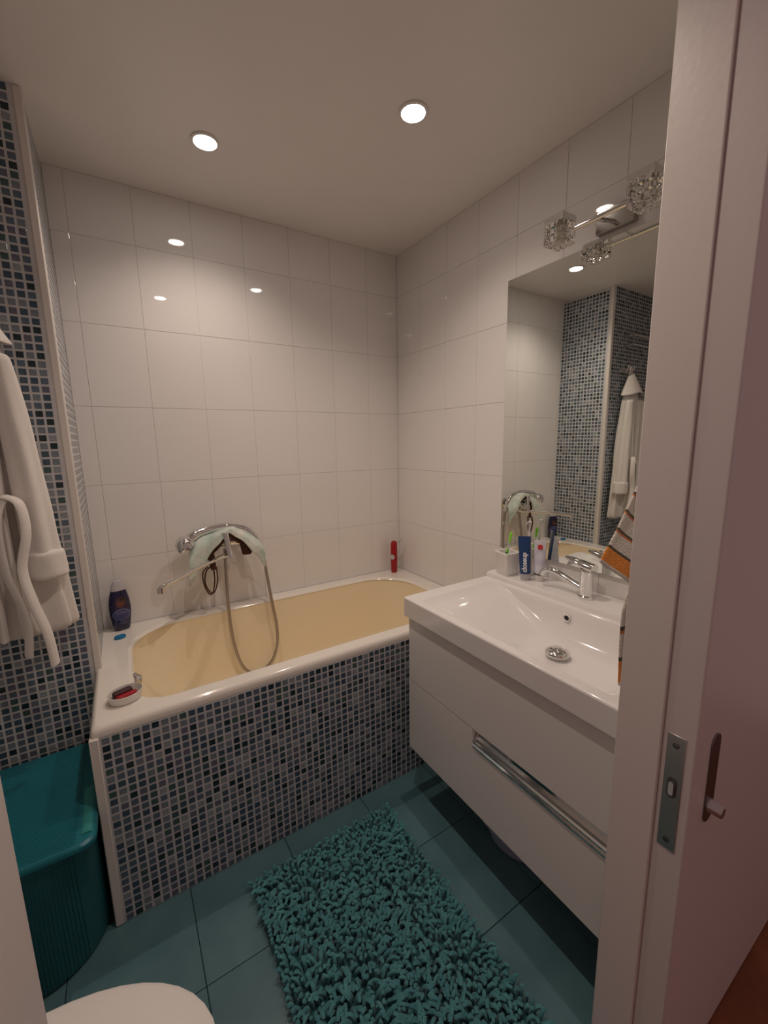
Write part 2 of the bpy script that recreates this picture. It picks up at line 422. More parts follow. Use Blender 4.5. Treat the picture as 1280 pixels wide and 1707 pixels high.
for k in range(15):
    t = k/14; z = ZR-.008-.40*t
    e = t**1.6; e2 = max(0, (t-.72)/.28)**2
    rr.append(rrect(-1.367+.17*e+.10*e2, -.09-.07*e-.10*e2, -.650+.05*e+.09*e2, -.066-.05*e-.09*e2, [.09+.03*t, .21-.06*t, .19-.04*t, .11+.02*t], z, 10, 10))
bs.rings(rr, False, True)
part('basin', bs, 'cream', tb, label='cream coloured tub interior', angle=60)
part('overflow', MB().lathe([(.026, 0), (.026, .006), (.018, .014), (.016, .020), (0, .021)], (-1.366, -.455, .588), 24, axis='x', cap=False), 'chrome', tb)

# ------------------------------------------------------------------ vanity cabinet and basin
VX, VY0, VY1 = -.523, -.822, -1.578
vc = thing('vanity_cabinet', 'white glossy wall hung vanity cabinet with two drawers under the washbasin', 'cabinet', (-.26, -1.2, .222))
part('body', MB().box(VX+.02, -.001, VY1, VY0, .224, .690).box(VX+.02, -.001, VY0-.016, VY0, .690, .738).box(VX+.02, -.001, VY1, VY1+.016, .690, .738), 'lacquer', vc, smooth=False)
du = part('drawer', MB().box(VX, VX+.0195, VY1, VY0, .4965, .734), 'lacquer', vc, bevel=.0015)
poly = [(VY0, .222), (VY0, .4935), (-1.145, .4935), (-1.150, .436), (-1.566, .436), (-1.570, .4935), (VY1, .4935), (VY1, .222)]
lw = MB().rings([[(VX, y, z) for y, z in poly], [(VX+.0195, y, z) for y, z in poly]])
dl = part('drawer', lw, 'lacquer', vc, smooth=False)
prof = [(VX-.001, .4365), (VX-.004, .441), (VX-.004, .446), (VX+.001, .450), (VX+.002, .452), (VX-.003, .455), (VX-.004, .460), (VX-.001, .465), (VX+.006, .467), (VX+.014, .473), (VX+.017, .482), (VX+.017, .4945), (VX+.0193, .4945), (VX+.0193, .4365)]
hd = MB().rings([[(x, -1.1505, z) for x, z in prof], [(x, -1.5655, z) for x, z in prof]])
part('handle', hd, 'chrome', dl, smooth=False, label='long ribbed chrome recessed handle')
wbn = thing('washbasin', 'white rectangular ceramic washbasin on the vanity cabinet', 'washbasin', (-.27, -1.2, .74))
BX, BY0, BY1, BZ = -.537, -.808, -1.580, .810
N_, M_ = 8, 10
def bring(x0, x1, y0, y1, r, z): return rrect(x0, x1, y0, y1, r, z, N_, M_)
bowl = MB()
rg = [bring(BX+.004, -.002, BY1+.003, BY0-.004, .004, .7385), bring(BX, -.002, BY1, BY0, .007, .7420), bring(BX, -.002, BY1, BY0, .007, .744), bring(BX, -.002, BY1, BY0, .007, .8035), bring(BX, -.002, BY1, BY0, .007, .805),
      bring(BX+.0015, -.002, BY1, BY0-.0015, .008, .8085), bring(BX+.005, -.002, BY1, BY0-.005, .010, BZ), bring(BX+.007, -.002, BY1, BY0-.007, .010, BZ)]
ix0, ix1, iy0, iy1 = -.500, -.140, -1.535, -.868
rg += [bring(ix0-.011, ix1+.010, iy0-.011, iy1+.011, .03, BZ), bring(ix0-.008, ix1+.008, iy0-.008, iy1+.008, .03, BZ), bring(ix0-.002, ix1+.002, iy0-.002, iy1+.002, .03, BZ-.002), bring(ix0+.004, ix1-.002, iy0+.004, iy1-.004, .03, BZ-.009)]
for k in range(1, 11):
    t = k/10; e = t**.85
    rg.append(bring(ix0+.004+.115*t**1.3, ix1-.004-.055*t**2.2, iy0+.005+.10*t**1.2, iy1-.006-.255*t**.8, .03+.05*t, BZ-.009-.098*(1-(1-t)**1.25)))
bowl.rings(rg, False, True)
part('bowl', bowl, 'ceramic', wbn, angle=50)
dk = MB()
dk.rings([bring(-.132, -.001, BY1, BY0-.004, .006, .806), bring(-.132, -.001, BY1, BY0-.004, .006, .824), bring(-.127, -.002, BY1+.002, BY0-.008, .006, .830)])
part('rear_deck', dk, 'ceramic', wbn)
DC = (-.285, -1.252, .709)
part('drain_cap', MB().lathe([(.022, -.006), (.022, .002), (.035, .004), (.0365, .008), (.034, .014), (.022, .021), (.001, .023)], DC, 28), 'chrome', wbn, label='domed chrome pop-up drain')
oc = Vector((-.152, -1.19, .772))
part('overflow_ring', MB().lathe([(.011, .006), (.0125, -.002), (.0105, -.004), (.0085, -.002), (.0085, .004)], oc, 24, axis='x', cap=False), 'ceramic', wbn)
part('overflow_hole', MB().lathe([(.0088, .004), (.0088, -.001), (.0, -.0012)], oc, 24, axis='x', cap=False), 'black', wbn)

# ------------------------------------------------------------------ basin mixer
FX, FY, FZ = -.078, -1.205, .830
bm_ = thing('basin_mixer', 'chrome single lever mixer tap on the washbasin deck', 'tap', (FX, FY, FZ))
part('body', MB().lathe([(.026, 0), (.026, .008), (.0215, .012), (.0205, .085), (.022, .092), (.020, .100)], (FX, FY, FZ), 28), 'chrome', bm_)
sp = catmull([(FX, FY+.006, FZ+.026), (FX-.004, FY+.045, FZ+.040), (FX-.010, FY+.095, FZ+.060), (FX-.014, FY+.128, FZ+.066), (FX-.016, FY+.150, FZ+.058), (FX-.017, FY+.158, FZ+.042)], 6)
part('spout', MB().tube(sp, [.0115]*20+[.012]*(len(sp)-20), 14, flat=.85), 'chrome', bm_)
lv = MB(); L = [(0, .022, .014), (.25, .024, .013), (.55, .021, .010), (.85, .017, .007), (1, .010, .004)]
rings = []
for t, wd, th in L:
    c = Vector((FX-.004*t, FY-.024+.100*t, FZ+.104+.020*t))
    rings.append([c+Vector((wd*cos(a), 0, th*sin(a))) for a in [2*pi*i/16 for i in range(16)]])
lv.rings(rings); part('lever', lv, 'chrome', bm_)

# ------------------------------------------------------------------ mirror and lamp
mr = MB().box(-.0148, -.003, -1.57, -.776, .904, 1.946)
mo = thing('wall_mirror', 'tall frameless mirror on the tiled wall above the washbasin', 'mirror', (-.002, -1.17, .904))
part('backing', MB().box(-.0125, -.0008, -1.57, -.776, .904, 1.946), 'mirror_edge', mo, smooth=False)
part('glass', MB().box(-.0150, -.0127, -1.5695, -.7765, .9045, 1.9455), 'mirror', mo, smooth=False)
vl = thing('vanity_lamp', 'chrome wall lamp with two crystal cube shades above the mirror', 'wall lamp', (-.01, -1.18, 1.99))
part('wall_plate', MB().box(-.022, -.0005, -1.240, -1.124, 1.966, 2.030), 'plate_chrome', vl, bevel=.002)
part('bar', MB().tube([(-.114, -1.095, 1.970), (-.114, -1.286, 1.970)], .0065, 14), 'chrome', vl)
part('bracket', MB().tube([(-.020, -1.18, 1.985), (-.114, -1.18, 1.970)], .006, 12), 'chrome', vl)
def cube_shade(cy):
    cx, s = -.114, .032; z0, z1 = 1.943, 2.001
    q = MB()
    def face(o, u, v_, n):
        def fn(a, b):
            P = o+u*a+v_*b
            e = min(a, 1-a, b, 1-b)
            h = (abs(sin(a*pi*3))*abs(sin(b*pi*3)))**.6*.0065 if e > 1e-6 else 0
            return P+n*h
        q.grid(fn, 15, 15)
    X, Y, Z = Vector((2*s, 0, 0)), Vector((0, 2*s, 0)), Vector((0, 0, z1-z0)); o = Vector((cx-s, cy-s, z0))
    face(o, X, Z, Vector((0, -1, 0))); face(o+Y, X, Z, Vector((0, 1, 0)))
    face(o, Y, Z, Vector((-1, 0, 0))); face(o+X, Y, Z, Vector((1, 0, 0)))
    face(o, X, Y, Vector((0, 0, -1))); face(o+Z, X, Y, Vector((0, 0, -.0001)))
    import bmesh
    me = mesh_of('shade', q, 'glass', ROOTORG[vl.name], smooth=True, angle=25)
    bm = bmesh.new(); bm.from_mesh(me); bmesh.ops.remove_doubles(bm, verts=bm.verts, dist=1e-5); bmesh.ops.recalc_face_normals(bm, faces=bm.faces); bm.to_mesh(me); bm.free()
    sh = bpy.data.objects.new('shade', me); link(sh, vl); tag(sh, 'clear crystal cube shade'); ROOTORG[sh.name] = ROOTORG[vl.name]
    part('cap', MB().box(cx-s-.001, cx+s+.001, cy-s-.001, cy+s+.001, z1+.0005, z1+.019), 'chrome', vl, bevel=.0015)
    part('bulb', MB().lathe([(.007, 0), (.009, -.012), (.009, -.03), (.006, -.038), (.001, -.04)], (cx, cy, z1-.001), 14), 'bulb', vl)
cube_shade(-1.064); cube_shade(-1.317)

# ------------------------------------------------------------------ things on the washbasin
c = Vector((-.088, -.882, .830))
cup = thing('toothbrush_cup', 'square white ceramic toothbrush cup on the washbasin deck', 'cup', c)
def sq(h, z, r=.008): return rrect(c.x-h, c.x+h, c.y-h, c.y+h, r, c.z+z, 4, 2)
q = MB().rings([sq(.030, 0), sq(.0315, .003), sq(.033, .075), sq(.0385, .082, .004), sq(.0385, .090, .004), sq(.030, .090, .004), sq(.0285, .080), sq(.026, .010)], True, True)
rot = Matrix.Translation(c) @ Matrix.Rotation(math.radians(-8), 4, 'Z') @ Matrix.Translation(-c)
q.xform(rot); part('body', q, 'ceramic', cup)
tb1 = thing('toothbrush', 'green and white toothbrush leaning in the square cup', 'toothbrush', c+Vector((0, 0, .012)))
def brush_pt(t): return c+Vector((-.010+.006*t, .012-.028*t, .012+.150*t))
part('handle', MB().tube([brush_pt(t) for t in (0, .2, .4, .55, .62)], [.004, .0055, .006, .005, .003], 10), 'green', tb1)
part('grip', MB().tube([brush_pt(t)+Vector((-.0035, 0, 0)) for t in (.05, .3, .52)], [.003, .004, .003], 10), 'navy', tb1)
part('neck', MB().tube([brush_pt(t) for t in (.60, .70, .78)], [.003, .0022, .0026], 10), 'plastic_white', tb1)
part('head', MB().tube([brush_pt(t) for t in (.76, .80, .90, 1.0, 1.04, 1.06)], [.003, .005, .0062, .0062, .0045, .001], 12, flat=.6), 'green', tb1)
def tube_body(o, w0, w1, d0, h, mname, par, z0, nm='body'):
    rings = []
    for k in range(9):
        t = k/8; ww = w0+(w1-w0)*t; dd = d0*(1-t**1.3)+.0012; rings.append([o+Vector((dd*sin(a), ww*cos(a), z0+h*t)) for a in [2*pi*i/20 for i in range(20)]])
    return MB().rings(rings)
# blue tube, standing on its cap, broad face to the camera
o1 = Vector((-.092, -.972, .830)); A1 = math.radians(38)
R1 = Matrix.Translation(o1) @ Matrix.Rotation(A1, 4, 'Z') @ Matrix.Rotation(math.radians(-3), 4, 'X') @ Matrix.Translation(-o1)
bt = thing('toothpaste_tube', 'dark blue toothpaste tube with white lettering standing on its grey cap', 'toothpaste', o1)
part('cap', MB().lathe([(.0165, 0), (.0175, .003), (.019, .026), (.017, .028)], o1, 20, sx=.8).xform(R1), 'cap_grey', bt)
tbody = part('body', tube_body(o1, .020, .0225, .016, .140, None, bt, .027).xform(R1), 'blue_tube', bt)
def lettering(txt, size, M, mname, parent, name='lettering'):
    cu = bpy.data.curves.new(name, 'FONT'); cu.body = txt; cu.size = size; cu.extrude = .0003; cu.align_x = 'LEFT'; cu.offset = size*.025
    ob = bpy.data.objects.new(name, cu); COL.objects.link(ob); bpy.context.view_layer.update()
    me = bpy.data.meshes.new_from_object(ob.evaluated_get(bpy.context.evaluated_depsgraph_get())); bpy.data.objects.remove(ob)
    me.transform(Matrix.Translation(-ROOTORG[parent.name]) @ M); me.materials.clear(); me.materials.append(MATS[mname])
    o = bpy.data.objects.new(name, me); link(o, parent); ROOTORG[o.name] = ROOTORG[parent.name]; return o
# the word runs up the tube: text x axis = +z, text y axis = tube's left
Mtxt = R1 @ Matrix.Translation(o1) @ Matrix(((0, 0, -1, -.0168), (0, 1, 0, -.004), (1, 0, 0, .034), (0, 0, 0, 1)))
Mtxt = R1 @ Matrix.Translation(o1+Vector((-.0172, -.006, .034))) @ Matrix(((0, 0, -1, 0), (0, 1, 0, 0), (1, 0, 0, 0), (0, 0, 0, 1)))
Mtxt = Mtxt @ Matrix.Rotation(math.radians(6), 4, 'Y') 
lettering('closeup', .024, Mtxt, 'text_white', tbody)
# white tube
o2 = Vector((-.060, -1.008, .830)); A2 = math.radians(36)
R2 = Matrix.Translation(o2) @ Matrix.Rotation(A2, 4, 'Z') @ Matrix.Translation(-o2)
wt_ = thing('toothpaste_tube', 'white toothpaste tube with a red square standing beside the blue tube', 'toothpaste', o2)
part('cap', MB().lathe([(.015, 0), (.016, .002), (.018, .022), (.016, .024)], o2, 20, sx=.8).xform(R2), 'plastic_white', wt_)
part('band', MB().lathe([(.0185, .024), (.0188, .025), (.0188, .031), (.018, .032)], o2, 20, sx=.8).xform(R2), 'dark_metal', wt_)
wbod = part('body', tube_body(o2, .0190, .022, .0155, .122, None, wt_, .031).xform(R2), 'tube_white', wt_)
part('red_square', MB().box(o2.x-.0088, o2.x-.0060, o2.y-.008, o2.y+.008, o2.z+.122, o2.z+.138).xform(R2), 'red_print', wbod)
# electric toothbrush behind them
o3 = Vector((-.045, -.945, .830))
eb = thing('electric_toothbrush', 'white electric toothbrush standing behind the blue toothpaste tube', 'toothbrush', o3)
part('body', MB().lathe([(.014, 0), (.0145, .004), (.0135, .06), (.012, .115), (.007, .130), (.005, .134)], o3, 20), 'plastic_white', eb)
part('button', MB().lathe([(.004, 0), (.004, -.003), (.003, -.004)], o3+Vector((-.0125, 0, .075)), 12, axis='x'), 'black', eb)
part('neck', MB().tube([o3+Vector((0, 0, z)) for z in (.132, .16, .19, .202)], [.0048, .004, .0032, .003], 12), 'plastic_white', eb)
part('head', MB().lathe([(.0075, .003), (.008, 0), (.0075, -.004)], o3+Vector((0, 0, .208)), 18, axis='x'), 'plastic_white', eb)
part('bristles', MB().lathe([(.0066, -.004), (.0062, -.013)], o3+Vector((0, 0, .208)), 18, axis='x'), 'plastic_grey', eb)

# ------------------------------------------------------------------ towel by the door
hk = thing('towel_hook', 'small chrome hook on the wall beside the door holding the striped towel', 'hook', (-.30, -1.584, 1.33))
part('rose', MB().lathe([(.016, 0), (.016, .004), (.010, .007)], (-.30, -1.5845, 1.33), 18, axis='y'), 'chrome', hk)
part('arm', MB().tube(catmull([(-.30, -1.58, 1.33), (-.30, -1.55, 1.325), (-.30, -1.535, 1.335), (-.30, -1.532, 1.352)], 5), .004, 10), 'chrome', hk)
def towel_front(u, v):
    Lx = -.340-.205*v; Lz = 1.318-.212*v
    k = .35+.65*v
    x = Lx+u*.21*k; z = Lz-u*(.120*k)-.018*sin(u*pi)*k
    y = -1.512+.016*sin(u*9+v*2)*v+.010*sin(v*4+1)
    return (x, y, z)
def towel_back(u, v):
    z = 1.30-.475*v
    x = -.325-.165*min(1, v*1.6)+.17*u*(.4+.6*v)+.008*sin(v*7)
    y = -1.545+.012*sin(u*10+1)*(.3+.7*v)
    return (x, y, z)
tw = MB(); tw.grid(towel_front, 26, 40); nf = len(tw.v); tw.grid(towel_back, 22, 40)
org = Vector((-.40, -1.54, .83))
me = mesh_of('hand_towel', tw, 'striped_terry', org, angle=180)
uvl = me.uv_layers.new(name='UVMap')
def uvof(i):
    if i < nf: return ((i % 27)/26, (i//27)/40)
    i -= nf; return ((i % 23)/22, (i//23)/40)
for lp in me.loops: uvl.data[lp.index].uv = uvof(lp.vertex_index)
to = bpy.data.objects.new('hand_towel', me); to.location = org; link(to); ROOTORG[to.name] = org
mods(to, solid=.006, sub=1)
tag(to, 'white hand towel with orange and dark stripes hanging beside the washbasin', 'towel')

# ------------------------------------------------------------------ things on the bathtub
o = Vector((-1.393, -.045, ZR)); RB = Matrix.Translation(o) @ Matrix.Rotation(math.radians(14), 4, 'Z')
sb = thing('shampoo_bottle', 'dark blue shampoo bottle with grey cap standing on the bathtub corner', 'bottle', o)
prof = [(.024, 0), (.028, .004), (.033, .03), (.038, .07), (.0385, .095), (.036, .125), (.031, .150), (.0265, .166)]
q = MB().lathe(prof, (0, 0, 0), 28, sx=1, sy=.52); q.v = [tuple(RB @ Vector(v)) for v in q.v]
bo_ = part('body', q, 'bottle_print', sb)
q = MB().lathe([(.0262, .1662), (.0235, .180), (.018, .198), (.015, .205), (.004, .208)], (0, 0, 0), 28, sx=1, sy=.55); q.v = [tuple(RB @ Vector(v)) for v in q.v]
part('cap', q, 'cap_grey', sb)
o = Vector((-1.402, -.133, ZR))
q = MB().lathe([(.010, .0), (.0165, .002), (.018, .006), (.0165, .010), (.008, .012)], (0, 0, 0), 28, sx=1.15, sy=.8)
q.v = [tuple(o+Matrix.Rotation(.3, 3, 'Z') @ Vector(v)) for v in q.v]
solo('soap_disc', q, 'disc_blue', 'small blue oval soap lying in front of the dark blue bottle', 'soap', o)
o = Vector((-1.390, -.608, ZR))
def ov(v): return tuple(o+Matrix.Rotation(.35, 3, 'Z') @ Vector(v))
q = MB().lathe([(.036, 0), (.041, .003), (.046, .026), (.0445, .0265), (.039, .006), (.001, .005)], (0, 0, 0), 36, sx=1, sy=.84, cap=False); q.v = [ov(v) for v in q.v]
solo('soap_dish', q, 'plastic_white', 'oval white soap dish on the near corner of the bathtub rim', 'soap dish', o)
def soap(x0, x1, y0, y1, z0, z1, ry, nm, mname, lb):
    q = MB().rings([rrect(x0+.003, x1-.003, y0+.003, y1-.003, .006, z0, 5, 3), rrect(x0, x1, y0, y1, .008, z0+.004, 5, 3), rrect(x0, x1, y0, y1, .008, z1-.004, 5, 3), rrect(x0+.003, x1-.003, y0+.003, y1-.003, .006, z1, 5, 3)])
    cc = Vector(((x0+x1)/2, (y0+y1)/2, (z0+z1)/2)); RR = Matrix.Translation(cc) @ Matrix.Rotation(ry, 4, 'X') @ Matrix.Translation(-cc); q.xform(RR); q.v = [ov(v) for v in q.v]
    solo(nm, q, mname, lb, 'soap', o+Vector((0, 0, .006)))
soap(-.029, .027, -.023, -.001, .008, .024, -.15, 'soap_bar', 'soap_red', 'bright red soap bar in the white oval dish')
soap(-.030, .022, -.001, .021, .007, .029, .35, 'soap_bar', 'soap_dark', 'dark red soap bar in the white oval dish')
# red bottle
o = Vector((-.072, -.052, ZR))
rb = thing('red_bottle', 'slim red bottle with a grey spout in the tiled corner of the bathtub', 'bottle', o)
RBR = Matrix.Rotation(math.radians(38), 3, 'Z')
q = MB().lathe([(.024, 0), (.027, .004), (.029, .06), (.030, .12), (.029, .165), (.022, .178), (.010, .182)], (0, 0, 0), 24, sx=.78, sy=.62); q.v = [tuple(o+RBR @ Vector(v)) for v in q.v]
part('body', q, 'plastic_red', rb)
q = MB().tube([(.014, 0, .168), (.028, 0, .176), (.046, 0, .186)], [.004, .0038, .004], 10); q.v = [tuple(o+Matrix.Rotation(math.radians(-20), 3, 'Z') @ Vector(v)) for v in q.v]
part('spout', q, 'plastic_grey', rb)
q = MB().lathe([(.014, 0), (.0145, .0012), (.012, .002)], (0, 0, 0), 20, axis='x'); q.v = [tuple(o+Vector((-.0195, -.0115, .092))+Matrix.Rotation(math.radians(215), 3, 'Z') @ Vector(v)) for v in q.v]
part('badge', q, 'cap_grey', rb, label='round pale grey badge')

# ------------------------------------------------------------------ bath mixer with hand shower
MX, MY, MZ = -.985, -.055, .925
bx = thing('bath_mixer', 'chrome wall mixer tap with long spout above the bathtub', 'tap', (MX, 0, MZ))
part('body', MB().tube(catmull([(MX-.085, MY, MZ-.004), (MX-.05, MY, MZ), (MX, MY, MZ), (MX+.05, MY, MZ), (MX+.085, MY, MZ-.004)], 4), [.021]*3+[.024]*11+[.021]*3, 18), 'chrome', bx)
for s in (-1, 1):
    part('wall_rose', MB().lathe([(.032, -.001), (.032, -.008), (.024, -.016), (.016, -.018), (.016, -.045)], (MX+s*.075, 0, MZ), 24, axis='y'), 'chrome', bx)
part('diverter', MB().lathe([(.014, 0), (.016, -.03), (.012, -.045)], (MX+.012, MY-.018, MZ-.012), 18, axis='y'), 'chrome', bx)
lvq = MB(); rings = []
for t, wd, th in [(0, .014, .014), (.3, .012, .011), (.7, .012, .009), (1, .011, .006)]:
    cc = Vector((MX-.002+.014*t, MY-.078-.016*t, MZ+.056-.105*t)); rings.append([cc+Vector((wd*cos(a), -th*sin(a), 0)) for a in [2*pi*i/14 for i in range(14)]])
lvq.rings(rings); lvq.tube([(MX, MY-.01, MZ+.040), (MX-.001, MY-.080, MZ+.048)], .009, 12); part('lever', lvq, 'chrome', bx)
st = catmull([(MX+.02, MY-.005, MZ-.022), (MX+.02, MY-.012, MZ-.045), (MX+.004, MY-.030, MZ-.054), (-1.08, -.155, .862), (-1.18, -.235, .849), (-1.235, -.277, .842), (-1.250, -.286, .838), (-1.254, -.288, .826)], 5)
part('spout', MB().tube(st, [.012]*12+[.0095]*18+[.0105]*(len(st)-30), 14), 'chrome', bx)
part('aerator', MB().lathe([(.0125, 0), (.0125, -.020), (.010, -.022)], (-1.2545, -.2885, .836), 18), 'chrome', bx)
# hand shower lying along the top of the mixer
hs = thing('hand_shower', 'chrome hand shower lying on the bath mixer with a looping metal hose', 'shower', (MX, -.06, .88))
hp = catmull([(-1.130, -.088, .957), (-1.085, -.080, .981), (-1.02, -.072, .993), (-.95, -.072, .993), (-.885, -.076, .972), (-.845, -.082, .930), (-.826, -.086, .880)], 6)
part('handle', MB().tube(hp, [.020]*6+[.017]*12+[.0145]*12+[.012]*(len(hp)-30), 16), 'chrome', hs)
q = MB().lathe([(.002, .040), (.018, .038), (.032, .027), (.040, .008), (.041, -.004), (.037, -.008), (.0, -.009)], (0, 0, 0), 26, cap=False)
HM = Matrix.Translation((-1.138, -.094, .938)) @ Matrix.Rotation(math.radians(-32), 4, 'Y') @ Matrix.Rotation(math.radians(12), 4, 'X')
q.xform(HM); part('head', q, 'chrome', hs)
hz = catmull([(-.828, -.086, .895), (-.815, -.086, .82), (-.808, -.09, .74), (-.795, -.105, .60), (-.785, -.115, .50), (-.79, -.12, .41), (-.82, -.12, .335), (-.875, -.12, .300), (-.93, -.12, .315), (-.965, -.115, .38), (-.985, -.105, .50), (-.990, -.095, .64), (-.986, -.080, .78), (-.980, -.066, .895)], 10)
part('hose', MB().tube(hz, .0068, 10), 'hose', hs)
part('hose_nut', MB().lathe([(.0085, 0), (.0085, .022)], (-.8125, -.0885, .795), 14), 'chrome', hs)
# bath mitt draped over the mixer
mt_ = thing('bath_mitt', 'mint and white bath mitt with brown lining draped over the bath mixer', 'bath mitt', (MX, -.09, .95))
def mitt(u, v):
    """u along the mixer (0 left .. 1 right), v 0 at the wall side of the mixer, 1 at the hanging front edge"""
    X = -1.130+.300*u
    c_ = 2*u-1; arch = 1-abs(c_)**2.2
    top = .925+.062*arch
    drop = .020+(.140*abs(c_)**1.15 if c_ < 0 else .118*abs(c_)**1.6)
    y = -.068-.052*sin(min(v*1.5, 1)*pi*.5)-.010*v-.008*sin(u*15+v*2)
    z = top+.008*sin(v*pi)-drop*v**1.3+.006*sin(u*12+v*2)+.004*sin(u*31+v*5)*v
    return (X+.010*c_*v+.005*sin(v*6+u*4), y, z)
part('outer_cloth', MB().grid(mitt, 40, 16), 'mint', mt_, solid=.006, sub=1, angle=180)
def lining(u, v):
    x, y, z = mitt(.24+.52*u, .80+.20*v); return (x, y+.010+.003*sin(u*9), z-.008-.014*v)
part('lining', MB().grid(lining, 22, 5), 'brown_cloth', mt_, solid=.004, sub=1, angle=180)
def flap(x0, w_, z0, h_, y0, sk):
    def fn(u, v): return (x0+w_*(u-.5)*(1-.25*v)+sk*v, y0+.008*sin(u*4+v*3), z0-h_*v)
    return fn
part('lining', MB().grid(flap(-1.052, .030, .945, .125, -.112, .012), 6, 8), 'brown_cloth', mt_, solid=.005, sub=1, angle=180)
part('lining', MB().grid(flap(-.905, .050, .945, .080, -.108, .010), 6, 8), 'brown_cloth', mt_, solid=.014, sub=1, angle=180)
for dx, dz in ((0, 0), (.012, .004)):
    lp = catmull([(-1.040+dx, -.104, .830), (-1.040+dx, -.108, .770), (-1.052+dx*.6, -.108, .716+dz), (-1.070+dx*.5, -.106, .722+dz), (-1.084+dx*.5, -.106, .770), (-1.082+dx, -.102, .815), (-1.06+dx, -.10, .835)], 6)
    part('hanging_loop', MB().tube(lp, .0028, 8), 'brown_cloth', mt_)

# ------------------------------------------------------------------ bathrobe on the pilaster
HXc, HZc, RY = -1.625, 1.795, YP-.003
rk = thing('robe_hook', 'chrome double hook on the mosaic wall holding the white bathrobe', 'hook', (HXc, RY, HZc))
part('plate', MB().box(HXc-.05, HXc+.05, RY-.006, RY-.0005, HZc-.012, HZc+.014), 'chrome', rk, bevel=.002)
for s in (-1, 1):
    part('prong', MB().tube(catmull([(HXc+s*.03, RY-.004, HZc), (HXc+s*.032, RY-.032, HZc-.006), (HXc+s*.035, RY-.048, HZc+.004), (HXc+s*.035, RY-.052, HZc+.020)], 5), .005, 10), 'chrome', rk)
    part('knob', MB().lathe([(.002, -.009), (.008, -.005), (.009, 0), (.008, .005), (.002, .009)], (HXc+s*.035, RY-.053, HZc+.022), 14), 'chrome', rk)
rbz = thing('bathrobe', 'white hooded terry bathrobe hanging on the mosaic wall above the hamper', 'bathrobe', (-1.66, RY-.06, .74))
def robe_rings(cx, w_fn, d_fn, z0, z1, n=40, k=30, seed=0, yc=None, folds=5, amp=.12, dx=None):
    rings = []
    for i in range(k+1):
        t = i/k; z = z0+(z1-z0)*t; ww, dd = w_fn(t), d_fn(t); ring = []
        for j in range(n):
            a = 2*pi*j/n
            f = 1+amp*(t**.6)*sin(folds*a+seed+1.6*sin(t*3+seed))+.05*noise.noise(Vector((cos(a)*2+seed, sin(a)*2, z*6)))
            xx = cx+(dx(t) if dx else 0)+ww*cos(a)*f; yy = (yc if yc is not None else RY-.052)+dd*sin(a)*f
            ring.append((xx, min(yy, RY-.003), z))
        rings.append(ring)
    return rings
lerp = lambda pts, t: next((a[1]+(b[1]-a[1])*(t-a[0])/(b[0]-a[0]) for a, b in zip(pts, pts[1:]) if t <= b[0]), pts[-1][1])
part('body', MB().rings(robe_rings(-1.655, lambda t: lerp([(0, .05), (.12, .085), (.35, .115), (1, .150)], t), lambda t: lerp([(0, .030), (.2, .034), (1, .042)], t), 1.70, .795, seed=1.0, folds=9, amp=.16, yc=RY-.045)), 'terry', rbz, sub=1, angle=180)
# hood: a cone hanging from its loop
def hood(a_, t):
    z = 1.775-.13*t; ww = .012+.090*t**.9; dd = .012+.038*t
    return (HXc-.028+ww*cos(a_)*(1+.08*sin(3*a_)), min(RY-.045+dd*sin(a_), RY-.004)-.014*t, z-.020*t*abs(cos(a_)))
part('hood', MB().rings([[hood(2*pi*j/32, t/10) for j in range(32)] for t in range(11)], True, False), 'terry', rbz, sub=1, solid=.005, angle=180)
part('hanging_loop', MB().tube(catmull([(HXc-.026, RY-.045, 1.765), (HXc-.022, RY-.046, 1.808), (HXc-.004, RY-.046, 1.808), (HXc-.002, RY-.045, 1.765)], 5), .004, 8), 'terry', rbz)
for s, cx in ((1, -1.548), (-1, -1.770)):
    sl = robe_rings(cx-s*.035, lambda t: lerp([(0, .026), (.2, .033), (.85, .041), (1, .043)], t), lambda t: lerp([(0, .022), (.3, .032), (.85, .038), (1, .040)], t),
                    1.60, .985, n=28, k=28, seed=2+s, yc=RY-.082, folds=5, amp=.13, dx=lambda t, s=s: s*.035*t**.7)
    part('sleeve', MB().rings(sl), 'terry', rbz, sub=1, angle=180)
    cf = robe_rings(cx, lambda t: .048+.004*t, lambda t: .045, 1.062, .972, n=28, k=6, seed=2+s, yc=RY-.082, folds=5, amp=.08)
    part('cuff', MB().rings(cf), 'terry', rbz, sub=1, angle=180)
for s in (-1, 1):
    part('lapel', MB().tube(catmull([(-1.650+s*.050, RY-.075, 1.60), (-1.645+s*.032, RY-.088, 1.40), (-1.640+s*.022, RY-.092, 1.15), (-1.636+s*.020, RY-.095, .95), (-1.636+s*.024, RY-.092, .81)], 8), .020, 12, flat=.45, ref=(1, 0, 0)), 'terry', rbz)
bl = catmull([(-1.605, RY-.118, 1.22), (-1.575, RY-.138, 1.20), (-1.570, RY-.142, 1.12), (-1.590, RY-.140, 1.02), (-1.578, RY-.138, .92), (-1.560, RY-.130, .82), (-1.555, RY-.120, .72)], 8)
part('belt', MB().tube(bl, .015, 12, flat=.5), 'terry', rbz)
bl = catmull([(-1.605, RY-.118, 1.22), (-1.625, RY-.138, 1.16), (-1.625, RY-.138, 1.02), (-1.600, RY-.132, .88), (-1.610, RY-.12, .76)], 8)
part('belt', MB().tube(bl, .014, 12, flat=.5), 'terry', rbz)
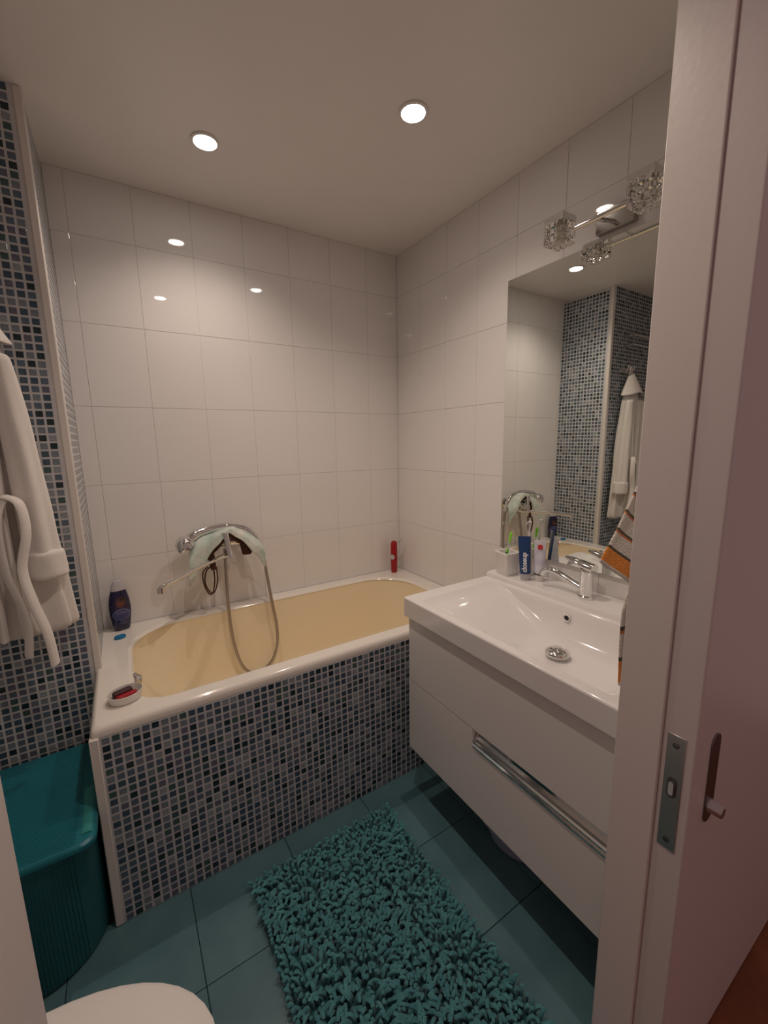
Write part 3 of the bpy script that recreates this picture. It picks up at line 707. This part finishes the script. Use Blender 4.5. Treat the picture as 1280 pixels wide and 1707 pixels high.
# towel bars on the pilaster
tr_ = thing('towel_rail', 'chrome towel rail with two bars on the mosaic wall above the robe hook', 'towel rail', (-1.80, RY, 1.98))
for z, yy in ((2.015, -.055), (1.955, -.055)):
    part('bar', MB().tube([(-1.99, RY+yy, z), (-1.615, RY+yy, z)], .0065, 12), 'chrome', tr_)
    for x in (-1.625, -1.97):
        part('post', MB().tube([(x, RY-.0005, z), (x, RY+yy, z)], [.014, .008], 12), 'chrome', tr_)

# ------------------------------------------------------------------ hamper
hm = thing('laundry_hamper', 'teal plastic laundry hamper with ribbed lid between bathtub and toilet', 'hamper', (-1.66, -.59, 0))
HX0, HX1, HY0, HY1 = -1.86, -1.484, -.815, -.385
def hring(d, z, r=.09): return rrect(HX0+d, HX1-d, HY0+d, HY1-d, (r, .03, .03, r), z, 10, 8)
part('body', MB().rings([hring(.012, .002, .15), hring(.006, .01, .15), hring(.006, .20, .13), hring(.008, .360, .10), hring(.008, .366, .10)]), 'hamper', hm)
rib = MB(); k = 0
while HX0+.018+k*.0075 < HX1-.045:
    x = HX0+.018+k*.0075
    def fy(d, r):
        e = max(0, x-(HX1-d-r)); return HY0+d+(r-math.sqrt(max(0, r*r-e*e)) if e > 0 else 0)
    rib.tube([(x, fy(.006, .15), .012), (x, fy(.006, .13), .20), (x, fy(.008, .10), .345)], .0018, 6); k += 1
part('wall_rib', rib, 'hamper', hm, kind='stuff')
lid = part('lid', MB().rings([hring(-.001, .367, .035), hring(-.003, .369, .035), hring(-.003, .379, .035), hring(.001, .384, .035), hring(.006, .385, .035)]), 'hamper_lid', hm)
rb_ = MB(); k = 0
while HY0+.012+k*.0085 < HY1-.008:
    y = HY0+.012+k*.0085
    rb_.tube([(HX0+.012, y, .3852), (HX1-.040, y, .3852)], .0030, 6); k += 1
part('lid_rib', rb_, 'hamper_lid', lid, kind='stuff')
part('lid_lit_strip', MB().tube([(HX1-.018, HY0+.03, .385), (HX1-.018, HY0+.20, .385)], .012, 10, flat=.35), 'hamper_lit', lid)  # light on the lid's front right, painted as an added paler strip

# ------------------------------------------------------------------ toilet
TY = -1.378
tl = thing('toilet', 'white ceramic toilet with its lid closed beside the hamper', 'toilet', (-1.62, TY, 0))
def egg(xf, xb, hw, z, n=44):
    out = []; L_ = xf-xb; xc = xb+L_*.42
    for j in range(n):
        a = 2*pi*j/n; ca, sa = cos(a), sin(a)
        if ca >= 0: x = xc+(xf-xc)*ca; y = hw*sa
        else: x = xc+(xc-xb)*ca*abs(ca)**-.35 if abs(ca) > 1e-6 else xc; y = hw*(abs(sa)**.75)*(1 if sa >= 0 else -1)
        out.append((x, TY+y, z))
    return out
part('bowl', MB().rings([egg(-1.42, -1.80, .115, .002), egg(-1.43, -1.80, .105, .05), egg(-1.45, -1.80, .10, .16), egg(-1.37, -1.81, .15, .30), egg(-1.315, -1.81, .175, .375), egg(-1.305, -1.81, .178, .398)]), 'ceramic', tl)
part('seat', MB().rings([egg(-1.300, -1.77, .182, .400), egg(-1.297, -1.77, .185, .406), egg(-1.300, -1.77, .182, .414)]), 'plastic_white', tl)
part('lid', MB().rings([egg(-1.301, -1.78, .182, .4155), egg(-1.296, -1.78, .186, .420), egg(-1.297, -1.78, .185, .428), egg(-1.306, -1.77, .176, .434), egg(-1.36, -1.72, .12, .438), egg(-1.46, -1.64, .04, .4395)]), 'plastic_white', tl)
part('cistern', MB().rings([rrect(-2.005, -1.815, TY-.18, TY+.18, .03, .40, 5, 3), rrect(-2.012, -1.805, TY-.19, TY+.19, .03, .60, 5, 3), rrect(-2.012, -1.80, TY-.19, TY+.19, .03, .76, 5, 3)]), 'ceramic', tl)
part('cistern_lid', MB().rings([rrect(-2.015, -1.792, TY-.192, TY+.192, .03, .761, 5, 3), rrect(-2.015, -1.792, TY-.192, TY+.192, .03, .785, 5, 3), rrect(-2.01, -1.80, TY-.19, TY+.19, .03, .795, 5, 3)]), 'ceramic', tl)
part('base_back', MB().box(-2.0, -1.79, TY-.10, TY+.10, .002, .40), 'ceramic', tl, bevel=.01)

# ------------------------------------------------------------------ wash bowl under the vanity
o = Vector((-.27, -1.155, 0))
wbw = thing('wash_bowl', 'pale blue plastic wash bowl on the floor under the vanity cabinet', 'bowl', o)
part('bowl', MB().lathe([(.115, .001), (.125, .006), (.155, .10), (.158, .102), (.152, .102), (.120, .010), (.001, .008)], o, 36, cap=False), 'wash_basin', wbw)
part('rim', MB().lathe([(.157, .100), (.172, .101), (.173, .105), (.157, .107)], o, 36, cap=False), 'wash_basin', wbw)

# ------------------------------------------------------------------ shaggy rug
RX0, RX1, RY0, RY1 = -1.115, -.635, -1.60, -.825
rg_ = thing('bath_rug', 'teal shaggy bath rug on the tiled floor', 'rug', ((RX0+RX1)/2, (RY0+RY1)/2, 0))
part('backing', MB().box(RX0+.006, RX1-.006, RY0+.006, RY1-.006, .001, .008), 'rug_base', rg_, bevel=.002)
pile = MB(); sp_ = .0128; nx = int((RX1-RX0)/sp_); ny = int((RY1-RY0)/sp_)
for i in range(nx+1):
    for j in range(ny+1):
        x = RX0+i*sp_+random.uniform(-.003, .003); y = RY0+j*sp_+random.uniform(-.003, .003)
        n1 = noise.noise(Vector((x*7, y*7, 0))); n2 = noise.noise(Vector((x*7+40, y*7, 3)))
        ex = (i/nx-.5)*2; ey = (j/ny-.5)*2
        edge = 1-.55*max(abs(ex), abs(ey))**6; lx = (1.0*n1+.75*random.uniform(-1, 1))*edge+ex**9*.35; ly = (1.0*n2+.75*random.uniform(-1, 1))*edge+ey**11*.35-.2
        ln = random.uniform(.030, .044); r = random.uniform(.0046, .0060)
        k = .016; hgt = ln*.72
        p0 = Vector((x, y, .007)); p1 = p0+Vector((lx*.005, ly*.005, hgt*.55)); p2 = p0+Vector((lx*.017, ly*.017, hgt*.92)); p3 = p0+Vector((lx*.030, ly*.030, hgt*.86))
        pile.tube([p0, p1, p2, p3], [r*.9, r, r, r*.7], 5)
part('pile', pile, 'rug', rg_, kind='stuff', label='teal chenille tufts', angle=70)
